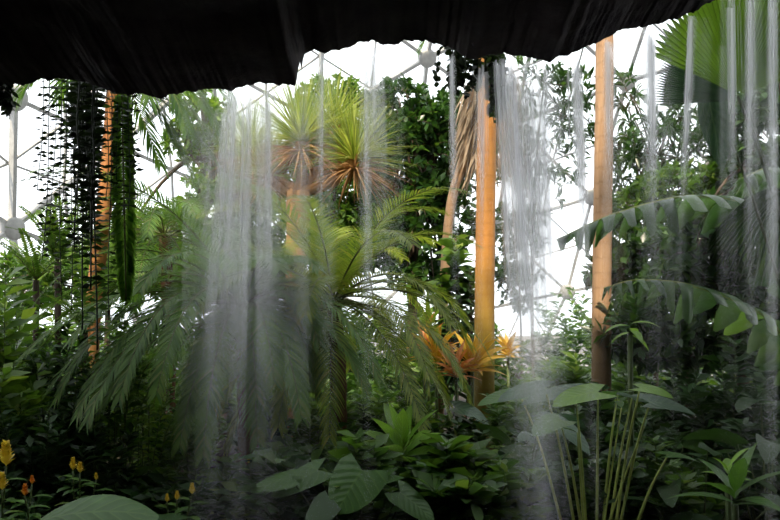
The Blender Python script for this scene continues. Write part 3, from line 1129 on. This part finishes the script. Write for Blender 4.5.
t = thing('hanging_creeper', 'small dark leafy creeper hanging from the low end of the rock, at the view edge', 'vine', P(4, 84, 3.0))
sb, lb = MB(), MB()
for i in range(9):
    x = rng.uniform(-14, 12)
    a, b = P(x, 78, 3.0), P(x + rng.uniform(-6, 6), rng.uniform(94, 125 - max(0, x)), 3.05)
    pts = bez([a, a.lerp(b, .5), b], 4)
    sb.tube(pts, .002, 4)
    for j in range(14):
        p, d = at(pts, rng.uniform(.1, .999))
        lb.leaf(p, rv(rng) + V((0, 0, -.4)), UP + rv(rng), .04, .024, 3, 'ell', .3, .1)
sb.build('stems', M['vine'], t)
lb.build('leaves', M['vine'], t)

# ------------------------------------------------------------------ fan palm, top corner
def fanleaf(root, hub, nrm, axis, R0, a0, a1, n, mat, foot, droop=.12, pleat=.018, split=.72, sagfn=None):
    """Pleated palmate leaf: ribs fan out from the hub; each segment is a folded strip."""
    nrm = nrm.normalized()
    ax = (axis - nrm * axis.dot(nrm)).normalized()
    sd = nrm.cross(ax)
    mb = MB()
    ns = 9
    for i in range(n):
        th0, th1 = lerp(a0, a1, i / n), lerp(a0, a1, (i + 1) / n)
        thm = (th0 + th1) / 2
        k = (.78 + .22 * math.cos(thm * .8))
        o = len(mb.v)
        for j in range(ns + 1):
            r = R0 * k * (.04 + .96 * j / ns)
            u = j / ns
            cl = 1.0 if u < split else max(.06, 1 - ((u - split) / (1 - split)) ** 1.3)
            for w, th in ((0, lerp(thm, th0, cl)), (.5, thm), (1, lerp(thm, th1, cl))):
                p = hub + (ax * math.cos(th) + sd * math.sin(th)) * r
                p += nrm * ((pleat * u ** .6 if w == .5 else 0))
                sag = droop * u * u * R0 * (sagfn(thm) if sagfn else 1)
                p += V((0, 0, -sag)) - nrm * (.3 * sag)
                mb.add(p, (w, u))
            if j < ns:
                q = o + 3 * j
                mb.f += [(q, q + 1, q + 4, q + 3), (q + 1, q + 2, q + 5, q + 4)]
    lf = mb.build('fan_leaf', mat, root, smooth=False)
    sb = MB()
    pts = bez([V(foot), V(foot).lerp(hub, .6) + V((.08, .1, .15)), hub], 8)
    sb.tube(pts, [.016 * (1 - .5 * i / (len(pts) - 1)) for i in range(len(pts))], 7)
    sb.build('stalk', M['greenstem'], lf)
    return lf


fb = V((2.75, 4.5, -.08))
t = thing('fan_palm', 'fan palm with one huge pleated translucent leaf under the high end of the rock', 'palm', fb)
tb = MB()
tb.tube(bez([fb, fb + V((.02, 0, .7)), fb + V((0, 0, 1.3))], 6), .07, 10, rfun=lambda i, j, p: 1 + .15 * math.sin(i * 2 + j * 2.2))
tb.build('trunk', M['datetrunk'], t)
top = fb + V((0, 0, 1.25))
h1 = P(738, 96, 3.75)
fanleaf(t, h1, V((.15, -1, -.35)), V((-.62, .0, .78)), .60, -1.9, .50, 46, M['fan'], top, .05, .014, .96, lambda th: 1.0)
fanleaf(t, P(742, 100, 3.85), V((.05, -1, .0)), V((-1, .0, .16)), .49, -.42, .24, 22, M['blue'], top, .0, .008, .9)
bigleaf(t, top, P(706, 84, 3.95), V((.14, -.1, -1)), .52, .19, M['blue'], M['greenstem'], 'lance', 0, .1, .35, V((0, -1, .1)), .012, 9)
fanleaf(t, P(800, 60, 3.9), V((-.3, -.9, -.2)), V((.1, 0, 1)), .62, -1.5, 1.5, 40, M['fan'], top, .2, .014, .8)
fanleaf(t, P(790, 190, 4.6), V((-.2, -.6, .7)), V((-.5, -.3, .1)), .5, -1.2, 1.2, 26, M['dark'], top, .6, .02, .6)


# ------------------------------------------------------------------ torn drooping leaves
def torn(root, mid, n, L, W, mat, seed, droop=1.2, both=True):
    rng = random.Random(seed)
    path = bez(mid, 8)
    mb = MB()
    for i in range(n):
        for sg in (-1, 1):
            bend = rng.uniform(.35, 1.0) * droop * .5
            l = L * rng.uniform(.8, 1.2)
            sw = rng.uniform(-.1, .35)
            o = len(mb.v)
            nu, nv = 4, 5
            for a in range(nu + 1):
                u = min(.999, (i + a / nu) / n)
                p, d = at(path, u)
                sd = d.cross(UP).normalized()
                k = max(.15, math.sin(PI * (.1 + .88 * u)) ** .6)
                rag = l * k * (1 - .34 * abs(2 * a / nu - 1.3) ** 2 + rng.uniform(-.03, .03))
                for b in range(nv + 1):
                    v = b / nv
                    q = p + sd * (sg * rag * (v - .42 * bend * v * v)) + d * (sw * v * rag + W * .3 * (a / nu - .5) * -v) + V((0, 0, -rag * bend * v * v * .95 + .02 * v * (1 - v)))
                    mb.add(q, (.5 + .5 * v * sg, u))
            for a in range(nu):
                for b in range(nv):
                    e = o + a * (nv + 1) + b
                    mb.f.append((e, e + 1, e + nv + 2, e + nv + 1))
    lf = mb.build('torn_leaf', mat, root)
    sb = MB()
    m = len(path)
    sb.tube(path, [.014 * (1 - .7 * i / m) for i in range(m)], 6)
    sb.build('midrib', M['palestem'], lf)
    return lf


tbs = V((P(800, 330, 6.0).x, 6.0, -.1))
t = thing('banana_plant', 'large banana-like plant with two arching torn leaves reaching toward the tan trunk', 'plant', tbs)
stb = MB()
stb.tube(bez([tbs, tbs + V((-.03, 0, 1.0)), P(790, 230, 5.8)], 8), [.09 - .003 * i for i in range(17)], 12)
stb.build('trunk', M['greenstem'], t)
torn(t, [P(790, 300, 5.7), P(770, 218, 5.4), P(700, 196, 5.0), P(620, 212, 4.9), P(556, 240, 4.9)], 17, .37, .17, M['torn'], 1, 1.9)
torn(t, [P(800, 380, 5.6), P(772, 322, 5.2), P(700, 288, 4.9), P(640, 280, 4.8), P(604, 288, 4.8)], 15, .34, .17, M['torn'], 2, 1.9)
torn(t, [P(800, 300, 5.7), P(800, 215, 5.6), P(775, 170, 5.4), P(742, 178, 5.2)], 11, .40, .16, M['torn'], 3, 1.9)

# ------------------------------------------------------------------ taro
tf = V((P(600, 330, 4.7).x, 4.75, -.1))
t = thing('taro', 'tall taro with pale yellow-green stalks and broad flat blue-green leaves', 'taro', tf)
for x, y, dy, az, L, W, m in [(545, 388, .2, PI + .1, .36, .28, 'blue'), (598, 392, .1, -2.9, .36, .30, 'biglite'), (575, 392, .35, 2.8, .42, .32, 'blue'), (650, 402, .0, .1, .34, .28, 'blue'), (632, 398, .3, .8, .34, .26, 'blue'),
                              (618, 392, .5, 1.6, .3, .25, 'big'), (560, 420, -.2, -2.4, .3, .24, 'big'), (520, 394, .6, PI, .34, .26, 'big'), (640, 388, -.1, -.6, .22, .17, 'biglite'), (668, 455, -.3, .4, .3, .1, 'big')]:
    tip = P(x, y, 4.75 + dy)
    bigleaf(t, tf + V(((x - 600) * .0012, dy * .2, 0)), tip, V((math.cos(az), math.sin(az), -.05)), L, W, M[m], M['palestem'], 'heart', .3, .5, .05, V((0, -.35, .9)), .012, 9, bow=.13)
rng = random.Random(21)
for i in range(3):
    x = rng.uniform(560, 665)
    tip = P(x, rng.uniform(405, 445), 4.75 + rng.uniform(-.3, .3))
    az = rng.uniform(0, 2 * PI)
    bigleaf(t, tf + V((rng.uniform(-.1, .1), rng.uniform(-.1, .1), 0)), tip, V((math.cos(az), math.sin(az), .4)), .2, .06, M['big'], M['palestem'], 'lance', 0, .6, .3, UP, .009, 6, bow=.05)

# ------------------------------------------------------------------ bottom bed: hero plants
t = leafy_rosette('bright_plant', 'bright light green upright leafy plant standing out amid the dark bed', 'plant', P(402, 462, 5.4), 18, .44, .14, M['biglite'], 71, None, (.05, 1.45), 'ell', .7)
hb = V((P(358, 480, 4.6).x, 4.75, -.1))
t = thing('heart_leaf_plant', 'plant with one big heart-shaped green leaf facing forward low in the bed', 'plant', hb)
for x, y, dy, d, L, W, mt in [(362, 470, -.1, V((-.45, -.45, -.6)), .33, .46, 'big'), (318, 470, .1, V((-.9, -.3, -.35)), .36, .26, 'big'), (400, 492, .0, V((.8, -.4, -.5)), .3, .24, 'big'), (330, 500, -.2, V((-.4, -.7, -.4)), .28, .24, 'dark'), (290, 478, .0, V((-.9, .1, -.2)), .3, .2, 'big'), (420, 470, .3, V((.7, -.3, -.3)), .3, .2, 'big')]:
    bigleaf(t, hb, P(x, y, 4.7 + dy), d, L, W, M[mt], M['greenstem'], 'heart', .25, .25, -.12, V((0, -.6, .8)), .007, 10)
gl = V((P(60, 520, 4.0).x, 4.0, -.1))
t = thing('broad_leaf_plant', 'plant with one very broad smooth green leaf lying low near the yellow flowers', 'plant', gl)
bigleaf(t, gl, P(40, 520, 4.0), V((1, .15, .22)), .66, .34, M['biglite' if False else 'big'], M['greenstem'], 'ell', 0, .5, -.15, V((0, -.5, .85)), .01, 10)
bigleaf(t, gl, P(20, 530, 3.9), V((-.8, -.2, .3)), .5, .26, M['big'], M['greenstem'], 'ell', 0, .6, .1, UP, .01, 10)
bigleaf(t, gl, P(130, 535, 4.1), V((.6, .6, .3)), .4, .22, M['dark'], M['greenstem'], 'ell', 0, .6, .1, UP, .01, 10)


def shrimp(label, spots, base, seed, mat='yellow'):
    rng = random.Random(seed)
    t = thing('shrimp_plant', label, 'flowering plant', base)
    for x, y, Yd, h in spots:
        tip = P(x, y, Yd)
        foot = V(base) + V((rng.uniform(-.05, .05), rng.uniform(-.05, .05), 0))
        pts = bez([foot, foot.lerp(tip, .6) + V((0, 0, .05)), tip], 6)
        sb = MB()
        sb.tube(pts, .005, 6)
        st = sb.build('stem', M['greenstem'], t)
        lb = MB()
        for i in range(10):
            p, d = at(pts, .35 + .62 * i / 10)
            a = i * 2.4
            lb.leaf(p, V((math.cos(a), math.sin(a), .2)), UP, .13, .055, 4, 'ell', .7, .2)
        lb.build('leaves', M['mid'], st)
        fb_ = MB()
        nb = 26
        for i in range(nb):
            u = i / nb
            a = i * 2.4
            fb_.leaf(tip + V((0, 0, h * u)), V((math.cos(a), math.sin(a), .9 + u)), UP, h * .62 * (1 - .5 * u), h * .40, 3, 'ell', .1, .3)
        fb_.build('flower_spike', M[mat], t)
    return t


shrimp('flowering plant with tall yellow bract spike at the very edge of the view', [(6, 466, 4.3, .13), (2, 490, 4.2, .09)], (P(0, 500, 4.3).x, 4.3, -.1), 1)
shrimp('flowering plant with a small orange bloom among leaves near the broad leaf', [(25, 496, 4.1, .06), (32, 484, 4.3, .045)], (P(30, 520, 4.2).x, 4.2, -.1), 2, 'orangefl')
shrimp('flowering plant with yellow blooms in the dark beneath the palm frond tips', [(73, 470, 4.6, .07), (80, 473, 4.5, .06), (96, 480, 4.6, .04)], (P(80, 500, 4.6).x, 4.6, -.1), 3)
shrimp('flowering plant with three yellow blooms past the broad leaf tip', [(167, 502, 4.5, .045), (177, 500, 4.5, .05), (192, 494, 4.5, .06)], (P(180, 520, 4.5).x, 4.5, -.1), 4)
shrimp('small flowering plant with pale yellow bloom under the hanging palm frond tips', [(249, 464, 5.0, .05), (275, 468, 5.0, .04)], (P(262, 500, 5.0).x, 5.0, -.1), 5)

# bed of leafy clumps
rng = random.Random(404)
bed = [
    # name, px, Y, h, r, L, W, mat, prof, n, label
    ('peace_lily', 325, 5.6, .95, .40, .30, .10, 'mid', 'lance', 16, 'leafy peace lily clump before the bright plant, under the palm frond tips'),
    ('peace_lily', 440, 5.6, .95, .42, .28, .10, 'mid', 'lance', 18, 'leafy peace lily clump between the bright plant and the trunk foot'),
    ('peace_lily', 470, 5.0, .70, .40, .28, .10, 'mid', 'lance', 16, 'low peace lily clump in the middle of the bed'),
    ('peace_lily', 430, 4.8, .60, .40, .30, .13, 'big', 'ell', 13, 'low broad-leaved clump beside the heart-shaped leaf'),
    ('peace_lily', 505, 4.7, .62, .40, .30, .11, 'dark', 'lance', 15, 'dark low clump before the taro stalks'),
    ('peace_lily', 375, 6.3, 1.05, .45, .30, .10, 'mid', 'lance', 16, 'mid green clump right behind the bright plant'),
    ('peace_lily', 285, 5.0, .72, .40, .28, .12, 'mid', 'ell', 13, 'low clump between the palm trunk and the heart-shaped leaf'),
    ('philodendron', 520, 6.4, 1.15, .50, .46, .30, 'blue', 'heart', 9, 'philodendron with broad grey-green leaves near the orange trunk foot'),
    ('philodendron', 455, 6.8, 1.20, .55, .46, .32, 'dark', 'heart', 9, 'philodendron with big dark leaves before the crotons'),
    ('philodendron', 430, 7.2, 1.28, .40, .42, .28, 'blue', 'heart', 7, 'philodendron with blue-green leaves below the yellow croton'),
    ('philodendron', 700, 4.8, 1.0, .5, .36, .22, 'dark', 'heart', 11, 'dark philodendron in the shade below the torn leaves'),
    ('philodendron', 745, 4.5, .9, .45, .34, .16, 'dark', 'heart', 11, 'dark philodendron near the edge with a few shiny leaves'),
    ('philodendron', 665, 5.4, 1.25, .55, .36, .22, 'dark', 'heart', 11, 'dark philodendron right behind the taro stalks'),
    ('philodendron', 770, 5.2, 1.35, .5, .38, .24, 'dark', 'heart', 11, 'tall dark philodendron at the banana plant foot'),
    ('peace_lily', 560, 5.6, .85, .42, .30, .11, 'dark', 'lance', 14, 'dark leafy clump hidden behind the taro stalks'),
    ('peace_lily', 220, 4.7, .48, .38, .26, .10, 'dark', 'lance', 13, 'very dark low clump under the hanging palm frond'),
    ('peace_lily', 150, 4.9, .62, .40, .28, .11, 'dark', 'ell', 13, 'very dark low clump beneath the blue-green palm frond tips'),
    ('peace_lily', 105, 5.2, .7, .40, .26, .10, 'dark', 'lance', 13, 'dark leafy clump behind the broad leaf'),
    ('peace_lily', 25, 4.6, .62, .40, .26, .11, 'mid', 'ell', 13, 'leafy clump at the view edge below the yellow spike'),
    ('peace_lily', 610, 4.3, .42, .35, .25, .09, 'dark', 'lance', 11, 'low dark clump at the foot of the taro stalks'),
    ('peace_lily', 365, 4.5, .40, .38, .28, .11, 'dark', 'lance', 12, 'dark clump in front under the heart-shaped leaf'),
    ('peace_lily', 480, 7.4, 1.05, .35, .26, .08, 'light', 'lance', 14, 'light green clump at the foot of the orange trunk'),
    ('peace_lily', 555, 7.2, 1.15, .5, .34, .12, 'mid', 'lance', 14, 'mid green clump between the feet of the orange and tan trunks'),
]
for i, (nm, px, Yd, h, r, L, W, mt, pr, n, lab) in enumerate(bed):
    b = V((P(px, 400, Yd).x, Yd, -.1))
    clump(nm, lab, 'plant', b, n, h, r, L, W, M[mt], 500 + i, None, pr, .22 if pr == 'heart' else 0, .9, .15, (.15, 1.3))
t = leafy_rosette('pointed_leaf_plant', 'plant with one long bright leaf in the dark far corner below the torn leaves', 'plant', P(735, 505, 4.2), 9, .36, .09, M['big'], 72, None, (.1, 1.2), 'lance', .7)
t = leafy_rosette('lime_shoot', 'small lime green shoot catching light in the dark corner', 'plant', P(728, 482, 4.4), 6, .17, .06, M['biglite'], 73, None, (.3, 1.2), 'ell', .7)
t = leafy_rosette('lime_leaf_plant', 'thin plant with a bright lime hanging leaf before the tan trunk foot', 'plant', P(630, 335, 5.4), 6, .22, .06, M['biglite'], 74, None, (-.3, .4), 'lance', 1.0)

# shrubs: left thicket
left = [
    (20, 6.4, 2.5, .6, 'mid', .16, .065, 'shrub with paler leaves at the view edge below the dome hub'),
    (-10, 5.4, 2.35, .55, 'light', .20, .08, 'light green broad-leaved shrub at the very edge of the view'),
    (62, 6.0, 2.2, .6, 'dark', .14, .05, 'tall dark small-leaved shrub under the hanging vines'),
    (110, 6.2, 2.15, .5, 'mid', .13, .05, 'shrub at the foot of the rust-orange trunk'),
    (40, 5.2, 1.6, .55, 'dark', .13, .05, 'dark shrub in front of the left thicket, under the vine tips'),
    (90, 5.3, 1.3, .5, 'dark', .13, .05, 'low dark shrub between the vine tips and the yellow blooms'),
    (150, 7.6, 2.1, .6, 'mid', .14, .055, 'mid green shrub behind the palm, toward the feathery one'),
    (140, 6.9, 1.6, .6, 'light', .10, .04, 'small-leaved light green shrub seen through the palm fronds'),
    (0, 7.5, 2.3, .6, 'mid', .18, .08, 'tall shrub behind the pale one at the view edge'),
    (15, 4.9, .85, .45, 'dark', .14, .06, 'low dark shrub right behind the yellow spike'),
]
for i, (px, Yd, h, r, mt, L, W, lab) in enumerate(left):
    b = V((P(px, 400, Yd).x, Yd, -.1))
    shrub('shrub', lab, 'shrub', b, h, r, M[mt], 700 + i, 17, 46, L, W)
# middle and right thickets
mid = [
    (200, 9.5, 1.75, .8, 'mid', .16, .07, 'shrub behind the big palm trunk, deep in the bed'),
    (260, 9.0, 1.6, .8, 'light', .15, .06, 'lighter shrub behind the big palm crown'),
    (350, 9.2, 1.45, .8, 'mid', .16, .07, 'shrub beneath the sunny palm fronds'),
    (300, 11.5, 2.0, 1.0, 'mid', .18, .08, 'wide shrub behind the yucca trunk'),
    (400, 10.8, 1.7, .8, 'mid', .16, .07, 'shrub at the foot of the glossy dark tree'),
    (520, 9.3, 1.25, .5, 'mid', .14, .05, 'low shrub before the pale dome base wall'),
    (570, 8.6, 1.75, .45, 'mid', .22, .06, 'shrub with long leaves beside the tan trunk, under the dome hub'),
    (625, 8.4, 1.7, .6, 'mid', .16, .06, 'shrub beyond the tan trunk foot'),
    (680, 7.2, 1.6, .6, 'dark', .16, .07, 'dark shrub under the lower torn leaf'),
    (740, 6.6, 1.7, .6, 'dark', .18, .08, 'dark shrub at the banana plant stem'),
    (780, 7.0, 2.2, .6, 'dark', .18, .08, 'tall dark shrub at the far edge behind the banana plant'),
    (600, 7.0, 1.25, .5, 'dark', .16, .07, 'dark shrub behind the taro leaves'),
    (640, 6.4, 1.05, .5, 'dark', .15, .06, 'low dark shrub between taro and shade tree'),
    (545, 9.8, 1.55, .5, 'light', .16, .05, 'light green shrub under the airy tree'),
]
for i, (px, Yd, h, r, mt, L, W, lab) in enumerate(mid):
    b = V((P(px, 400, Yd).x, Yd, -.1))
    shrub('shrub', lab, 'shrub', b, h, r, M[mt], 800 + i, 17, 44, L, W)
# dense rows of shrubs that close the view between the named plants
rng = random.Random(909)


MARKS = [(10, 'the yellow flower spikes'), (50, 'the thin hanging vines'), (100, 'the rust-orange trunk'), (150, 'the small feathery palm'), (195, 'the edge of the hazy streams'),
         (245, 'the big palm crown'), (297, 'the yucca trunk'), (330, 'the sunny palm crown'), (365, 'the narrow bright stream'), (402, 'the bright upright plant'), (440, 'the dracaena'),
         (484, 'the bright orange trunk'), (525, 'the wide white stream'), (565, 'the outermost taro stalks'), (603, 'the tan trunk'), (655, 'the fan leaf tips'), (690, 'the curved water thread'),
         (738, 'the fan leaf stalk'), (772, 'the outermost long stream')]


def row(lab, grp, spots, Y0, Y1, y0, y1, mats, LL, WW, seed, r=.8):
    used, base = set(), lab
    for i, px in enumerate(spots):
        near = [m for m in sorted(MARKS, key=lambda m: abs(m[0] - px)) if m[1] not in used and abs(m[0] - px) < 32]
        lab = base + ' in the bed'
        if near:
            used.add(near[0][1])
            lab = base + ', in line with ' + near[0][1]
        Yd = rng.uniform(Y0, Y1)
        h = CZ + (HZ - rng.uniform(y0, y1)) / F * Yd + .1
        b = V((P(px + rng.uniform(-10, 10), 400, Yd).x, Yd, -.1))
        shrub('shrub', lab, 'shrub', b, h * 1.05, r * Yd / 10, M[mats[i % len(mats)]], seed + i, 18, 44, LL, WW, grp)


row('leafy background shrub low against the glass', 'background shrubs along the dome wall', [10, 60, 115, 170, 225, 280, 335, 385, 435, 580, 625, 670, 720, 770], 13.5, 16.5, 285, 312, ['mid', 'light', 'mid'], .24, .10, 1000, 1.0)
row('dense mid-distance leafy shrub', 'middle shrubs of the bed', [20, 75, 130, 190, 250, 310, 370, 410, 510, 560, 620, 680, 735, 790], 9.2, 11.5, 322, 352, ['mid', 'ficus', 'light', 'mid', 'dark'], .17, .075, 1100, .9)
row('knee-high dense leafy undergrowth', 'undergrowth shrubs of the bed', [30, 90, 150, 200, 270, 320, 370, 410, 455, 510, 560, 610, 660, 715, 770], 6.6, 8.2, 385, 408, ['dark', 'mid', 'ficus', 'mid'], .14, .06, 1200, .8)
row('low dark leafy plant nearest the fall', 'low plants at the near edge of the bed', [10, 60, 120, 175, 555, 610, 665, 720, 775], 4.9, 5.9, 440, 470, ['dark', 'ficus', 'mid', 'dark'], .15, .07, 1300, .9)
row('low broad-leaved green plant', 'low green plants around the bright plant', [235, 280, 322, 365, 410, 455, 500, 300, 345, 435, 480], 5.0, 6.0, 425, 475, ['mid', 'ficus', 'mid'], .21, .10, 1400, .9)
# upright sword ferns in the left thicket
for i, (px, py, Yd, n, lab) in enumerate([(58, 262, 6.6, 12, 'upright green sword fern rising amid the hanging vines'), (36, 280, 6.8, 10, 'sword fern beside the pale shrub at the view edge'), (85, 330, 6.6, 10, 'dark sword fern below the vine tips at the rust-orange trunk')]):
    c = P(px, py, Yd)
    t = thing('sword_fern', lab, 'fern', (c.x, Yd, -.1))
    sb = MB()
    sb.tube([V((c.x, Yd, -.1)), V((c.x, Yd, c.z * .5)), c], .03, 7)
    sb.build('trunk', M['bark'], t)
    for k in range(n):
        frond(t, arch(c, k * 2.4, R.uniform(.7, 1.4), R.uniform(.5, .75), 1.0, 10), 24, .095, .026, M['light'], M['rachis'], .005, 1.2, .2, .05, .1, R, 2, prof='ell')

# ------------------------------------------------------------------ light and camera
w = bpy.data.worlds.new('bright_overcast_sky')
sc.world = w
w.use_nodes = True
bg = w.node_tree.nodes['Background']
bg.inputs[0].default_value = (.93, .96, 1.0, 1)
bg.inputs[1].default_value = 2.5
sd = bpy.data.lights.new('sun', 'SUN')
sd.energy = 8.5
sd.color = (1.0, .84, .62)
sd.angle = .02
so = bpy.data.objects.new('sun', sd)
col.objects.link(so)
so.location = (-4, -6, 20)
so.rotation_euler = (V((.36, 1.0, -1.35))).to_track_quat('-Z', 'Y').to_euler()

cd = bpy.data.cameras.new('camera')
cd.sensor_width = 36
cd.lens = F * 36 / 780
cd.shift_y = (HZ - 260) / 780
cd.clip_start = .05
cd.clip_end = 200
co = bpy.data.objects.new('camera', cd)
col.objects.link(co)
co.location = (0, 0, CZ)
co.rotation_euler = (PI / 2, 0, 0)
sc.camera = co
sc.view_settings.view_transform = 'Standard'
sc.view_settings.look = 'None'
sc.view_settings.gamma = 1
sc.view_settings.exposure = 0.0
sc.cycles.transparent_max_bounces = 48
sc.cycles.max_bounces = 8
sc.cycles.use_denoising = True
